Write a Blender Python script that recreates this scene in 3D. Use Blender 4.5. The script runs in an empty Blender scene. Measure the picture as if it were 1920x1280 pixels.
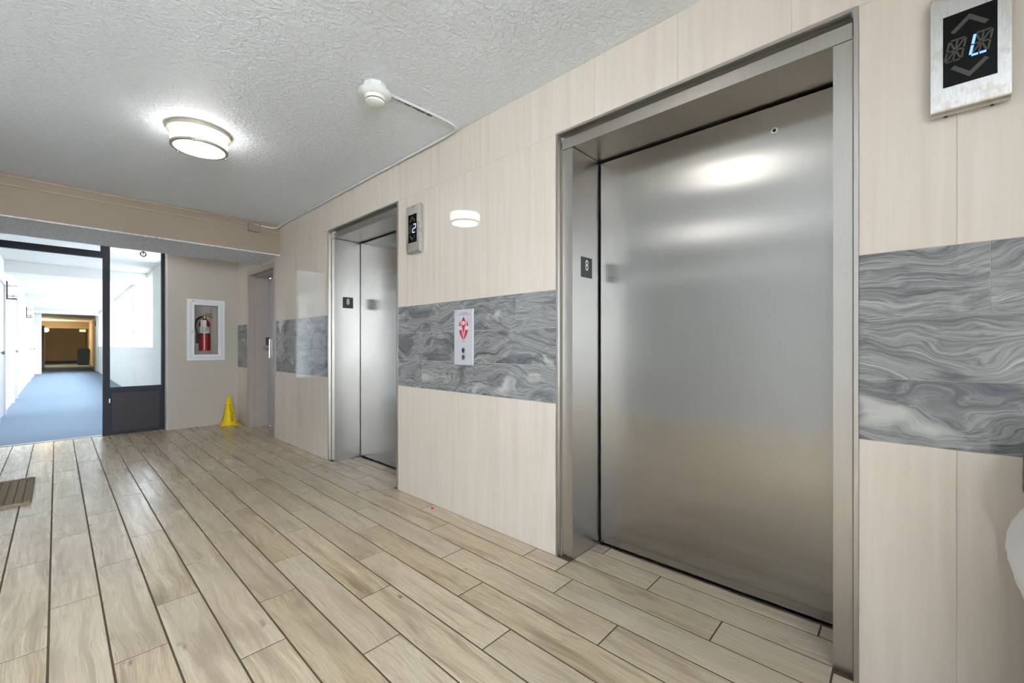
import bpy, bmesh, math, random
from mathutils import Vector, Matrix
random.seed(7)
SC = bpy.context.scene
COL = SC.collection
PI = math.pi

# ------------------------------------------------------------------ camera
EYE = 1.10
YAW = 0.82344
cam = bpy.data.cameras.new('camera')
cam.sensor_width = 36.0
cam.lens = 791.73 / 1920 * 36.0
cam.shift_y = 8.15 / 1920
cam.clip_start = 0.02
cam_ob = bpy.data.objects.new('camera', cam)
cam_ob.location = (0, 0, EYE)
cam_ob.rotation_euler = (PI / 2, 0, -YAW)
COL.objects.link(cam_ob)
SC.camera = cam_ob

# ------------------------------------------------------------------ sky, daylight, exposure
SKY = (0.80, 0.90, 1.0)
SKY_STRENGTH = 15.5
LAMP = 6.0
world = bpy.data.worlds.new('sky')
SC.world = world
world.use_nodes = True
wb = world.node_tree.nodes['Background']
wb.inputs[0].default_value = (*SKY, 1)
wb.inputs[1].default_value = SKY_STRENGTH
SC.view_settings.view_transform = 'Standard'
SC.view_settings.look = 'None'
SC.view_settings.gamma = 1.0
SC.view_settings.use_curve_mapping = False
SC.view_settings.exposure = 0.86

SC.cycles.caustics_reflective = False
SC.cycles.caustics_refractive = False
SC.cycles.sample_clamp_indirect = 6.0
SC.cycles.blur_glossy = 0.5

def portal(name, loc, rot, sx, sy):
    l = bpy.data.lights.new(name, 'AREA')
    l.shape = 'RECTANGLE'; l.size = sx; l.size_y = sy
    l.cycles.is_portal = True
    o = bpy.data.objects.new(name, l)
    o.location = loc; o.rotation_euler = rot
    COL.objects.link(o)
portal('daylight_portal', (-0.2, -3.05, 1.4), (-PI / 2, 0, 0), 4.0, 2.1)
portal('daylight_portal', (1.22, 16.2, 1.75), (0, PI / 2, 0), 1.3, 17.6)

# ------------------------------------------------------------------ geometry helpers
def setuv(bm):
    uv = bm.loops.layers.uv.verify()
    for f in bm.faces:
        n = f.normal
        for l in f.loops:
            c = l.vert.co
            if abs(n.z) > 0.7: l[uv].uv = (c.y, c.x)
            elif abs(n.x) > abs(n.y): l[uv].uv = (c.y, c.z)
            else: l[uv].uv = (c.x, c.z)

def box(bm, x0, x1, y0, y1, z0, z1, bev=0.0, seg=1):
    x0, x1 = min(x0, x1), max(x0, x1); y0, y1 = min(y0, y1), max(y0, y1); z0, z1 = min(z0, z1), max(z0, z1)
    vs = [bm.verts.new((x, y, z)) for x in (x0, x1) for y in (y0, y1) for z in (z0, z1)]
    fs = []
    for q in ((0, 1, 3, 2), (4, 6, 7, 5), (0, 4, 5, 1), (2, 3, 7, 6), (0, 2, 6, 4), (1, 5, 7, 3)):
        fs.append(bm.faces.new([vs[i] for i in q]))
    if bev > 0:
        es = list({e for f in fs for e in f.edges})
        bmesh.ops.bevel(bm, geom=es, offset=bev, segments=seg, affect='EDGES', profile=0.5)
    return bm

def lathe(bm, prof, c=(0, 0, 0), n=32, axis='z', caps=True):
    rings = []
    for r, h in prof:
        ring = []
        for i in range(n):
            a = 2 * PI * i / n
            p = Vector((r * math.cos(a), r * math.sin(a), h))
            if axis == 'x': p = Vector((p.z, p.x, p.y))
            if axis == 'y': p = Vector((p.x, p.z, p.y))
            ring.append(bm.verts.new(p + Vector(c)))
        rings.append(ring)
    for a, b in zip(rings, rings[1:]):
        for i in range(n):
            bm.faces.new((a[i], a[(i + 1) % n], b[(i + 1) % n], b[i]))
    if caps:
        bm.faces.new(list(reversed(rings[0]))); bm.faces.new(rings[-1])
    bmesh.ops.recalc_face_normals(bm, faces=bm.faces)
    return bm

def tube(bm, pts, r, n=10):
    pts = [Vector(p) for p in pts]
    rings = []
    up = Vector((0, 0, 1))
    for i, p in enumerate(pts):
        d = (pts[min(i + 1, len(pts) - 1)] - pts[max(i - 1, 0)]).normalized()
        ref = up if abs(d.dot(up)) < 0.9 else Vector((0, 1, 0))
        a = d.cross(ref).normalized(); b = d.cross(a).normalized()
        rings.append([bm.verts.new(p + (a * math.cos(2 * PI * k / n) + b * math.sin(2 * PI * k / n)) * r) for k in range(n)])
    for a, b in zip(rings, rings[1:]):
        for k in range(n):
            bm.faces.new((a[k], a[(k + 1) % n], b[(k + 1) % n], b[k]))
    bm.faces.new(list(reversed(rings[0]))); bm.faces.new(rings[-1])
    bmesh.ops.recalc_face_normals(bm, faces=bm.faces)
    return bm

def smooth_path(pts, k=6):
    """round the corners of a polyline (Catmull-Rom)"""
    P = [Vector(p) for p in pts]
    out = []
    for i in range(len(P) - 1):
        p0 = P[max(i - 1, 0)]; p1 = P[i]; p2 = P[i + 1]; p3 = P[min(i + 2, len(P) - 1)]
        for j in range(k):
            t = j / k
            out.append(0.5 * ((2 * p1) + (p2 - p0) * t + (2 * p0 - 5 * p1 + 4 * p2 - p3) * t * t + (3 * p1 - p0 - 3 * p2 + p3) * t ** 3))
    out.append(P[-1])
    return out

def prism(bm, poly, to3, d):
    """extrude a 2D polygon; to3(u, v, w) gives the 3D point, w from 0 to d"""
    a = [bm.verts.new(to3(u, v, 0)) for u, v in poly]
    b = [bm.verts.new(to3(u, v, d)) for u, v in poly]
    n = len(poly)
    bm.faces.new(a); bm.faces.new(list(reversed(b)))
    for i in range(n):
        bm.faces.new((a[i], b[i], b[(i + 1) % n], a[(i + 1) % n]))
    bmesh.ops.recalc_face_normals(bm, faces=bm.faces)
    return bm

def textmesh(s, size, to3, depth=0.0008, space=1.0):
    """lettering as thin raised geometry; to3(u, v, w)"""
    cu = bpy.data.curves.new('lettering', 'FONT')
    cu.body = s; cu.size = size; cu.align_x = 'CENTER'; cu.align_y = 'CENTER'; cu.extrude = 0.5; cu.resolution_u = 4
    cu.space_character = space
    o = bpy.data.objects.new('lettering', cu)
    COL.objects.link(o)
    me = bpy.data.meshes.new_from_object(o.evaluated_get(bpy.context.evaluated_depsgraph_get()))
    COL.objects.unlink(o); bpy.data.objects.remove(o); bpy.data.curves.remove(cu)
    bm = bmesh.new(); bm.from_mesh(me); bpy.data.meshes.remove(me)
    for v in bm.verts:
        v.co = Vector(to3(v.co.x, v.co.y, (v.co.z + 0.5) * depth))
    bmesh.ops.recalc_face_normals(bm, faces=bm.faces)
    return bm

def new(): return bmesh.new()

def obj(name, bm, m, parent=None, smooth=False):
    bm.normal_update()
    setuv(bm)
    me = bpy.data.meshes.new(name)
    bm.to_mesh(me); bm.free()
    if smooth:
        for p in me.polygons: p.use_smooth = True
        try: me.set_sharp_from_angle(angle=math.radians(40))
        except Exception: pass
    if m is not None: me.materials.append(m)
    o = bpy.data.objects.new(name, me)
    COL.objects.link(o)
    if parent is not None: put_under(o, parent)
    return o

def put_under(o, parent):
    def world(q):
        m = Matrix.LocRotScale(q.location, q.rotation_euler, q.scale)
        return m if q.parent is None else world(q.parent) @ q.matrix_parent_inverse @ m
    o.parent = parent
    o.matrix_parent_inverse = world(parent).inverted()

def bobj(name, dims, m, parent=None, bev=0.0, seg=1, smooth=False):
    return obj(name, box(new(), *dims, bev=bev, seg=seg), m, parent, smooth)

def thing(name, label, cat, loc=(0, 0, 0), group=None):
    o = bpy.data.objects.new(name, None); COL.objects.link(o)
    o.location = loc; o.empty_display_size = 0.1
    return tag(o, label, cat, group)
def tag(o, label, cat, group=None):
    o['label'] = label; o['category'] = cat
    if group: o['group'] = group
    return o
def struct(o, label, cat):
    o['kind'] = 'structure'
    return tag(o, label, cat)

# ------------------------------------------------------------------ material helpers
class NT:
    def __init__(s, name):
        s.m = bpy.data.materials.new(name); s.m.use_nodes = True
        s.t = s.m.node_tree; s.n = s.t.nodes; s.l = s.t.links
        s.b = s.n['Principled BSDF']
    def node(s, typ, **kw):
        x = s.n.new(typ)
        for k, v in kw.items(): setattr(x, k, v)
        return x
    def put(s, sock, v):
        if isinstance(v, bpy.types.NodeSocket): s.l.new(v, sock)
        elif isinstance(v, (tuple, list)) and sock.type == 'RGBA' and len(v) == 3: sock.default_value = (*v, 1)
        else: sock.default_value = v
    def coord(s, which='Object'): return s.node('ShaderNodeTexCoord').outputs[which]
    def pos(s): return s.node('ShaderNodeNewGeometry').outputs['Position']
    def rnd(s): return s.node('ShaderNodeObjectInfo').outputs['Random']
    def vmath(s, op, a, b):
        x = s.node('ShaderNodeVectorMath', operation=op); s.put(x.inputs[0], a); s.put(x.inputs[1], b); return x.outputs[0]
    def math(s, op, a, b=0.0, clamp=False):
        x = s.node('ShaderNodeMath', operation=op, use_clamp=clamp); s.put(x.inputs[0], a); s.put(x.inputs[1], b); return x.outputs[0]
    def comb(s, a, b, c):
        x = s.node('ShaderNodeCombineXYZ'); s.put(x.inputs[0], a); s.put(x.inputs[1], b); s.put(x.inputs[2], c); return x.outputs[0]
    def noise(s, v, scale, detail=3, rough=0.5, dist=0.0):
        x = s.node('ShaderNodeTexNoise'); s.put(x.inputs['Vector'], v); x.inputs['Scale'].default_value = scale
        x.inputs['Detail'].default_value = detail; x.inputs['Roughness'].default_value = rough; x.inputs['Distortion'].default_value = dist
        return x.outputs['Fac']
    def warp(s, v, scale, detail, amp):
        x = s.node('ShaderNodeTexNoise'); s.put(x.inputs['Vector'], v); x.inputs['Scale'].default_value = scale; x.inputs['Detail'].default_value = detail
        return s.vmath('MULTIPLY', s.vmath('SUBTRACT', x.outputs['Color'], (0.5, 0.5, 0.5)), tuple(2 * k for k in amp))
    def ramp(s, f, *stops):
        x = s.node('ShaderNodeValToRGB'); s.put(x.inputs[0], f); e = x.color_ramp.elements
        while len(e) < len(stops): e.new(0.5)
        for k, (p, c) in zip(e, stops):
            k.position = p; k.color = (*c, 1) if isinstance(c, (tuple, list)) else (c, c, c, 1)
        return x.outputs[0]
    def mix(s, f, a, b, mode='MIX'):
        x = s.node('ShaderNodeMix', data_type='RGBA', blend_type=mode); s.put(x.inputs[0], f); s.put(x.inputs[6], a); s.put(x.inputs[7], b); return x.outputs[2]
    def bump(s, h, strength=0.3, dist=0.005):
        x = s.node('ShaderNodeBump'); s.put(x.inputs['Height'], h); x.inputs['Strength'].default_value = strength; x.inputs['Distance'].default_value = dist
        s.l.new(x.outputs[0], s.b.inputs['Normal'])
    def set(s, **kw):
        names = dict(color='Base Color', rough='Roughness', metal='Metallic', spec='Specular IOR Level', emit='Emission Color', emits='Emission Strength',
                     coat='Coat Weight', coatr='Coat Roughness', aniso='Anisotropic', anisor='Anisotropic Rotation', ior='IOR', alpha='Alpha', trans='Transmission Weight')
        for k, v in kw.items(): s.put(s.b.inputs[names[k]], v)
        return s

def lin(r, g, b):
    f = lambda c: (c / 255 / 12.92) if c / 255 <= 0.04045 else ((c / 255 + 0.055) / 1.055) ** 2.4
    return (f(r), f(g), f(b))

def plain(name, rgb, rough=0.5, metal=0.0, spec=0.5):
    t = NT(name); c = lin(*rgb)
    f = t.noise(t.coord(), 9.0, 3)
    t.set(color=t.mix(f, tuple(x * 0.94 for x in c), tuple(min(1, x * 1.05) for x in c)), rough=rough, metal=metal, spec=spec)
    return t.m

def painted(name, rgb, rough=0.85, scale=60.0, bump=0.25, mott=0.08, dist=0.004, mscale=1.3):
    t = NT(name); c = lin(*rgb); p = t.pos()
    f = t.noise(p, mscale, 4, 0.6)
    t.set(color=t.mix(f, tuple(x * (1 - mott) for x in c), tuple(min(1, x * (1 + mott)) for x in c)), rough=rough, spec=0.25)
    t.bump(t.noise(p, scale, 4, 0.6), bump, dist)
    return t.m

def emissive(name, rgb, strength):
    t = NT(name); c = lin(*rgb)
    t.set(color=c, emit=c, emits=strength, rough=0.4)
    return t.m

# wood-look porcelain plank
def mat_plank():
    t = NT('wood_look_tile')
    r = t.rnd()
    off = t.comb(t.math('MULTIPLY', r, 37.0), t.math('MULTIPLY', r, 91.0), t.math('MULTIPLY', r, 53.0))
    co = t.vmath('ADD', t.coord(), off)
    w = t.warp(t.vmath('MULTIPLY', co, (2.2, 1.0, 1.0)), 2.4, 1, (0.035, 0.20, 0.0))
    cw = t.vmath('ADD', co, w)
    g1 = t.noise(t.vmath('MULTIPLY', cw, (22.0, 0.9, 1.0)), 2.0, 5, 0.6)
    fine = t.noise(t.vmath('MULTIPLY', cw, (120.0, 3.0, 1.0)), 2.4, 4, 0.7)
    cloud = t.noise(t.vmath('MULTIPLY', cw, (7.0, 1.3, 1.0)), 1.7, 3, 0.55)
    spot = t.noise(t.vmath('MULTIPLY', co, (10.0, 4.2, 1.0)), 1.6, 3, 0.55, 0.3)
    c = t.ramp(g1, (0.30, lin(158, 136, 107)), (0.44, lin(199, 179, 147)), (0.58, lin(220, 203, 173)), (0.78, lin(205, 185, 153)))
    c = t.mix(t.ramp(cloud, (0.53, 0.0), (0.72, 0.7)), c, lin(134, 113, 88))
    c = t.mix(t.ramp(fine, (0.36, 0.55), (0.56, 0.0)), c, lin(136, 115, 92))
    c = t.mix(t.ramp(spot, (0.685, 0.0), (0.76, 0.85)), c, lin(84, 66, 50))
    r2 = t.math('FRACT', t.math('MULTIPLY', r, 7.31))
    c = t.mix(t.math('MULTIPLY', r2, 0.36), c, lin(160, 143, 120))
    r3 = t.math('FRACT', t.math('MULTIPLY', r, 13.7))
    c = t.mix(t.math('MULTIPLY', r3, 0.34), c, lin(214, 200, 182))
    t.set(color=c, rough=t.ramp(g1, (0.3, 0.34), (0.7, 0.22)), spec=0.5)
    rel = t.noise(t.vmath('MULTIPLY', cw, (16.0, 6.0, 1.0)), 3.2, 4, 0.6, 1.5)
    t.bump(t.math('ADD', t.math('MULTIPLY', fine, 0.5), rel), 0.08, 0.003)
    return t.m

def mat_cream():
    t = NT('cream_wall_tile'); p = t.pos()
    r = t.rnd()
    q = t.vmath('ADD', p, t.comb(0.0, t.math('MULTIPLY', r, 20.0), t.math('MULTIPLY', r, 9.0)))
    f = t.noise(t.vmath('MULTIPLY', q, (1.0, 11.0, 0.55)), 2.2, 4, 0.55, 0.4)
    f2 = t.noise(t.vmath('MULTIPLY', q, (1.0, 34.0, 0.8)), 2.0, 3, 0.6, 0.3)
    c = t.ramp(f, (0.25, lin(206, 194, 181)), (0.5, lin(212, 201, 189)), (0.75, lin(217, 207, 197)))
    c = t.mix(t.ramp(f2, (0.5, 0.0), (0.8, 0.2)), c, lin(200, 188, 173))
    t.set(color=c, rough=0.03, spec=0.5)
    return t.m

def mat_grey(seed):
    t = NT('grey_marbled_tile'); p = t.pos(); r = t.rnd()
    q = t.vmath('ADD', p, t.comb(0.0, t.math('MULTIPLY', r, 31.0), t.math('MULTIPLY', r, 17.0)))
    w1 = t.warp(t.vmath('MULTIPLY', q, (1.0, 1.0, 1.6)), 2.3, 2, (0.0, 0.34, 0.17))
    w2 = t.warp(q, 9.0, 2, (0.0, 0.05, 0.022))
    qq = t.vmath('ADD', t.vmath('ADD', q, w1), w2)
    vein = t.noise(t.vmath('MULTIPLY', qq, (1.0, 1.1, 13.0)), 2.6, 6, 0.62)
    hair = t.noise(t.vmath('MULTIPLY', qq, (1.0, 5.0, 75.0)), 2.4, 4, 0.7)
    patch = t.noise(t.vmath('MULTIPLY', qq, (1.0, 2.2, 5.0)), 1.5, 3, 0.5)
    c = t.ramp(vein, (0.30, lin(84, 86, 90)), (0.42, lin(122, 123, 125)), (0.50, lin(152, 152, 151)), (0.58, lin(138, 138, 138)), (0.68, lin(176, 175, 172)))
    c = t.mix(t.ramp(hair, (0.36, 0.75), (0.54, 0.0)), c, lin(80, 81, 85))
    c = t.mix(t.ramp(hair, (0.56, 0.0), (0.72, 0.4)), c, lin(188, 187, 184))
    c = t.mix(t.ramp(patch, (0.56, 0.0), (0.66, 0.65)), c, lin(74, 76, 82))
    c = t.mix(t.ramp(patch, (0.27, 0.7), (0.36, 0.0)), c, lin(200, 198, 194))
    t.set(color=c, rough=0.06, spec=0.5)
    return t.m

def mat_steel(name='brushed_steel', rgb=(164, 162, 159), rough=0.21, aniso=0.92, rot=0.0, wear=0.10):
    t = NT(name); p = t.pos(); c = lin(*rgb)
    f = t.noise(t.vmath('MULTIPLY', p, (1.0, 60.0, 1.2)), 3.0, 4, 0.6)
    g = t.noise(p, 2.2, 4, 0.6)
    col = t.mix(f, tuple(x * 0.93 for x in c), tuple(min(1, x * 1.06) for x in c))
    tan = t.node('ShaderNodeTangent', direction_type='UV_MAP')
    t.l.new(tan.outputs[0], t.b.inputs['Tangent'])
    t.set(color=col, rough=t.math('ADD', rough - wear / 2, t.math('MULTIPLY', g, wear)), metal=1.0, aniso=aniso, anisor=rot)
    return t.m

def mat_glass(name, tint=(1, 1, 1), refl=1.0):
    t = NT(name)
    tr = t.node('ShaderNodeBsdfTransparent'); tr.inputs[0].default_value = (*tint, 1)
    gl = t.node('ShaderNodeBsdfGlossy'); gl.inputs['Roughness'].default_value = 0.02
    fr = t.node('ShaderNodeFresnel'); fr.inputs[0].default_value = 1.45
    mx = t.node('ShaderNodeMixShader')
    t.l.new(t.math('MULTIPLY', fr.outputs[0], refl), mx.inputs[0]); t.l.new(tr.outputs[0], mx.inputs[1]); t.l.new(gl.outputs[0], mx.inputs[2])
    t.l.new(mx.outputs[0], t.n['Material Output'].inputs[0])
    return t.m

def mat_carpet():
    t = NT('blue_carpet'); p = t.pos()
    f = t.noise(p, 160.0, 3, 0.7); g = t.noise(t.vmath('MULTIPLY', p, (1.0, 0.4, 1.0)), 1.4, 3)
    c = t.ramp(f, (0.3, lin(96, 110, 126)), (0.7, lin(134, 148, 164)))
    t.set(color=t.mix(t.math('MULTIPLY', g, 0.25), c, lin(116, 128, 142)), rough=1.0, spec=0.05)
    t.bump(f, 0.5, 0.006)
    return t.m

def mat_ceiling():
    t = NT('textured_ceiling_paint'); p = t.pos()
    n = t.noise(p, 34.0, 4, 0.55, 0.8); k = t.noise(p, 11.0, 3, 0.5, 0.4)
    t.set(color=t.mix(t.noise(p, 1.1, 4, 0.6), lin(222, 226, 231), lin(231, 235, 240)), rough=0.5, spec=0.4)
    t.bump(t.math('ADD', t.ramp(n, (0.42, 0.0), (0.62, 1.0)), t.math('MULTIPLY', k, 0.6)), 0.55, 0.006)
    return t.m

def mat_popcorn():
    t = NT('popcorn_soffit'); p = t.pos()
    n = t.noise(t.vmath('MULTIPLY', p, (1.0, 1.6, 1.0)), 55.0, 5, 0.65, 0.6)
    t.set(color=t.ramp(n, (0.34, lin(168, 167, 168)), (0.48, lin(224, 224, 227)), (0.7, lin(238, 238, 240))), rough=0.9, spec=0.2)
    t.bump(n, 1.0, 0.012)
    return t.m

M = {}
M['plank'] = mat_plank()
M['grout'] = painted('dark_grout', (92, 77, 62), 0.95, 90, 0.3)
M['cream'] = mat_cream()
M['grey'] = mat_grey(0)
M['tilegrout'] = painted('pale_grout', (205, 198, 186), 0.9, 90, 0.2)
M['steel'] = mat_steel()
M['steel_frame'] = mat_steel('steel_frame', (178, 174, 169), 0.33, 0.0)
M['steel_plain'] = plain('satin_steel', (196, 193, 188), 0.3, 1.0)
M['worn'] = None
M['ceil'] = mat_ceiling()
M['popcorn'] = mat_popcorn()
M['beam'] = painted('tan_stucco', (154, 138, 121), 0.85, 26, 0.5, 0.05, 0.006)
M['end'] = painted('taupe_plaster', (188, 179, 168), 0.85, 30, 0.35, 0.07, 0.004, 1.0)
M['white'] = painted('white_stucco', (232, 232, 230), 0.8, 45, 0.35, 0.02, 0.004)
M['offwhite'] = painted('offwhite_plaster', (215, 214, 209), 0.8, 40, 0.3, 0.05, 0.004, 2.0)
M['taupewall'] = painted('tan_plaster', (184, 170, 148), 0.85, 40, 0.3)
M['carpet'] = mat_carpet()
M['dark'] = plain('dark_bronze_metal', (26, 28, 36), 0.5, 0.0, 0.3)
M['darkpanel'] = plain('charcoal_panel', (54, 50, 54), 0.5, 0.0, 0.3)
M['black'] = plain('black_plastic', (28, 28, 28), 0.45)
M['gapshade'] = plain('painted_gap_shade', (8, 8, 8), 0.9)  # near-black colour standing in for the shade inside gaps and holes
M['doorframe'] = plain('mauve_grey_paint', (166, 154, 145), 0.45)
M['doorleaf'] = plain('grey_door_paint', (172, 171, 176), 0.4)
M['whitepaint'] = plain('white_enamel', (226, 226, 226), 0.35)
M['pvc'] = plain('white_painted_conduit', (214, 214, 212), 0.4)
M['tanpaint'] = plain('tan_painted_conduit', (172, 154, 134), 0.55)
M['boxgrey'] = plain('grey_painted_box', (140, 128, 114), 0.5)
M['ivory'] = plain('ivory_plastic', (222, 222, 216), 0.4)
M['chrome'] = plain('chrome', (205, 205, 205), 0.12, 1.0)
M['red'] = plain('red_enamel', (176, 22, 36), 0.25)
M['label'] = plain('white_label', (225, 225, 225), 0.5)
M['rubber'] = plain('black_rubber', (32, 34, 38), 0.5)
M['brass'] = plain('brass', (186, 160, 96), 0.3, 1.0)
M['yellow'] = plain('yellow_plastic', (238, 205, 8), 0.4)
M['ink'] = plain('black_ink', (26, 24, 20), 0.6)
M['whiteink'] = plain('white_ink', (240, 240, 236), 0.5)
M['redink'] = plain('red_ink', (196, 40, 62), 0.5)
M['plate'] = plain('pale_steel_plate', (206, 208, 214), 0.35, 0.25)
M['nickel'] = plain('brushed_nickel', (176, 168, 150), 0.35, 0.6)
M['screen'] = plain('black_display_glass', (8, 8, 8), 0.12, 0.0, 0.15)
M['segoff'] = plain('unlit_segment', (62, 57, 50), 0.35)
M['segon'] = emissive('lit_blue_segment', (104, 146, 255), 1.1)
M['segon2'] = emissive('lit_pale_segment', (180, 208, 255), 0.7)
M['glass'] = mat_glass('clear_glass', (1, 1, 1), 0.5)
M['acrylic'] = mat_glass('acrylic_cover', (0.97, 0.97, 0.97), 0.4)
M['cabin'] = plain('beige_cabinet_liner', (196, 182, 166), 0.5)
M['binblue'] = plain('dark_blue_plastic', (40, 58, 82), 0.5)
M['shade'] = emissive('glowing_lamp_shade', (255, 253, 248), LAMP)
M['glow'] = emissive('glowing_bulb_glass', (255, 228, 176), 220.0)
M['exit'] = emissive('green_exit_letters', (70, 230, 130), 2.0)

CEIL = 2.50
WX = 1.777          # face of the tiled elevator wall

# ------------------------------------------------------------------ floor planks
PW, PL, STEP = 0.1525, 0.93, 0.318
X_LINE0, Y_JOINT0 = -0.020, 2.613
LX = -0.62           # near face of the unit wall on the open side
OPENX, BACKY, RETY = -2.20, -3.00, 4.00
ENDY, PARTY = 7.03, 7.16
E1 = (0.107, 1.330); E2 = (2.834, 4.057); SD = (5.467, 6.533)   # openings in the tiled wall
floor = struct(obj('floor', box(box(box(new(), OPENX, 2.3, BACKY, RETY, -0.12, -0.0012), LX, 2.3, RETY, PARTY, -0.12, -0.0012), LX, 0.98, PARTY, PARTY + 0.06, -0.12, -0.0012), M['grout']),
               'wood-look plank tile floor of the elevator lobby with dark grout', 'floor')
def plank_mesh(w, l):
    bm = new(); h = 0.0005
    x, y = w / 2, l / 2
    lo = [bm.verts.new(p) for p in ((-x, -y, -0.008), (x, -y, -0.008), (x, y, -0.008), (-x, y, -0.008))]
    mi = [bm.verts.new(p) for p in ((-x, -y, -h), (x, -y, -h), (x, y, -h), (-x, y, -h))]
    tp = [bm.verts.new(p) for p in ((-x + h, -y + h, 0), (x - h, -y + h, 0), (x - h, y - h, 0), (-x + h, y - h, 0))]
    bm.faces.new(tp); bm.faces.new(list(reversed(lo)))
    for a, b in ((lo, mi), (mi, tp)):
        for i in range(4): bm.faces.new((a[i], a[(i + 1) % 4], b[(i + 1) % 4], b[i]))
    bmesh.ops.recalc_face_normals(bm, faces=bm.faces)
    me = bpy.data.meshes.new('plank'); bm.to_mesh(me); bm.free(); me.materials.append(M['plank'])
    return me
_pm = {}
GX, GY = 0.0068, 0.0062
def plank(x0, x1, y0, y1):
    w, l = round(x1 - x0 - GX, 4), round(y1 - y0 - GY, 4)
    if w < 0.012 or l < 0.012: return
    if (w, l) not in _pm: _pm[(w, l)] = plank_mesh(w, l)
    o = bpy.data.objects.new('plank', _pm[(w, l)]); COL.objects.link(o)
    o.location = ((x0 + x1) / 2, (y0 + y1) / 2, 0)
    o.parent = floor
for k in range(-15, 14):
    xa, xb = X_LINE0 + PW * k, X_LINE0 + PW * (k + 1)
    if xb < OPENX + 0.02: continue
    # the ranges of y in which this row of planks is open floor
    if xa >= WX - 0.02:
        rng = [(E1[0] + 0.068, E1[1] - 0.082), (E2[0] + 0.068, E2[1] - 0.082), (SD[0] + 0.06, SD[1] - 0.06)]
    elif xb <= LX + 0.05: rng = [(BACKY, RETY)]
    else: rng = [(BACKY, ENDY if xa > 0.95 else PARTY)]
    xb = min(xb, 2.05); xa = max(xa, OPENX)
    base = Y_JOINT0 + STEP * k
    for lo, hi in rng:
        xb2 = xb
        n0 = math.floor((lo - base) / PL)
        for n in range(n0, n0 + 16):
            ya, yb = max(base + PL * n, lo), min(base + PL * (n + 1), hi)
            if yb - ya < 0.01: continue
            if xa < WX - 0.02 < xb:      # the row that meets the wall: full in the recesses, cut elsewhere
                cuts = sorted({ya, yb, *[c for a, b in ((E1[0] + 0.068, E1[1] - 0.082), (E2[0] + 0.068, E2[1] - 0.082), (SD[0] + 0.06, SD[1] - 0.06)) for c in (a, b) if ya < c < yb]})
                for a, b in zip(cuts, cuts[1:]):
                    mid = (a + b) / 2
                    inside = any(p < mid < q for p, q in ((E1[0] + 0.068, E1[1] - 0.082), (E2[0] + 0.068, E2[1] - 0.082), (SD[0] + 0.06, SD[1] - 0.06)))
                    plank(xa, xb if inside else WX + 0.003, a, b)
            else: plank(xa, xb, ya, yb)

# ------------------------------------------------------------------ ceiling, beam
struct(obj('ceiling', box(box(new(), OPENX - 0.2, 2.3, BACKY - 0.2, RETY + 0.2, CEIL, CEIL + 0.2), LX - 0.2, 2.3, RETY + 0.2, PARTY + 0.1, CEIL, CEIL + 0.2), M['ceil']),
       'pale grey orange-peel textured lobby ceiling', 'ceiling')
BY0, BY1, BZ = 5.345, 6.17, 2.15
bm_ = box(new(), LX, WX, BY0, BY1, BZ + 0.012, CEIL)
beam = struct(obj('trim_1', bm_, M['beam']), 'tan stucco ceiling beam crossing the lobby with pipes along it', 'beam')
sof = bobj('soffit', (LX, WX, BY0 + 0.001, BY1 - 0.001, BZ, BZ + 0.012), M['popcorn'], beam)
sof['label'] = 'rough grey popcorn underside'

# ------------------------------------------------------------------ the tiled wall with its openings
bm = new()
segs = [(BACKY, E1[0]), (E1[1], E2[0]), (E2[1], SD[0]), (SD[1], ENDY + 0.3)]
BX0, BX1 = WX + 0.0015, 2.30
for a, b in segs: box(bm, BX0, BX1, a, b, 0, CEIL)
for a, b, z in ((E1[0], E1[1], 2.207), (E2[0], E2[1], 2.207), (SD[0], SD[1], 2.105)): box(bm, BX0, BX1, a, b, z, CEIL)
wall = struct(obj('wall_right', bm, M['tilegrout']), 'elevator wall clad in polished cream tiles with a grey marbled band', 'wall')
G = 0.0014
_tm = {}
def tile(name, y0, y1, z0, z1, m):
    if y1 - y0 < 0.02 or z1 - z0 < 0.02: return
    w, h = round(y1 - y0 - G, 4), round(z1 - z0 - G, 4)
    if (name, w, h) not in _tm:
        b = box(new(), 0, 0.011, -w / 2, w / 2, -h / 2, h / 2, bev=0.0006)
        b.normal_update(); setuv(b)
        me = bpy.data.meshes.new(name); b.to_mesh(me); b.free(); me.materials.append(m); _tm[(name, w, h)] = me
    o = bpy.data.objects.new(name, _tm[(name, w, h)]); COL.objects.link(o)
    o.location = (WX, (y0 + y1) / 2, (z0 + z1) / 2); o.parent = wall
def clip(lo, hi, start, pitch, joints=None):
    ks = [start + pitch * k for k in range(-20, 40)]
    c = [lo] + [k for k in ks if lo + 0.015 < k < hi - 0.015] + [hi]
    return list(zip(c, c[1:]))
B0, B1, B2, B3 = 0.797, 0.996, 1.195, 1.394
full = [(BACKY, E1[0]), (E1[1], E2[0]), (E2[1], SD[0]), (SD[1], ENDY)]
for a, b in full:
    for y0, y1 in clip(a, b, 1.506, 0.405):
        tile('cream_tile', y0, y1, 0.0, B0, M['cream'])
        tile('cream_tile', y0, y1, B3, 2.205, M['cream'])
    for z0, z1, s in ((B0, B1, 2.532), (B1, B2, 2.06), (B2, B3, 1.618)):
        for y0, y1 in clip(a, b, s, 1.198 if s != 1.618 else 0.8985 * 2): tile('grey_tile', y0, y1, z0, z1, M['grey'])
for y0, y1 in clip(BACKY, ENDY, 1.506, 0.405):
    for a, b in ((BACKY, SD[0]), (SD[0], SD[1]), (SD[1], ENDY)):
        p, q = max(a, y0), min(b, y1)
        if q - p > 0.02: tile('cream_tile', p, q, 2.205 if a != SD[0] else 2.205, CEIL, M['cream'])
for y0, y1 in clip(SD[0], SD[1], 1.506, 0.405): tile('cream_tile', y0, y1, 2.105, 2.205, M['cream'])

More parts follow.
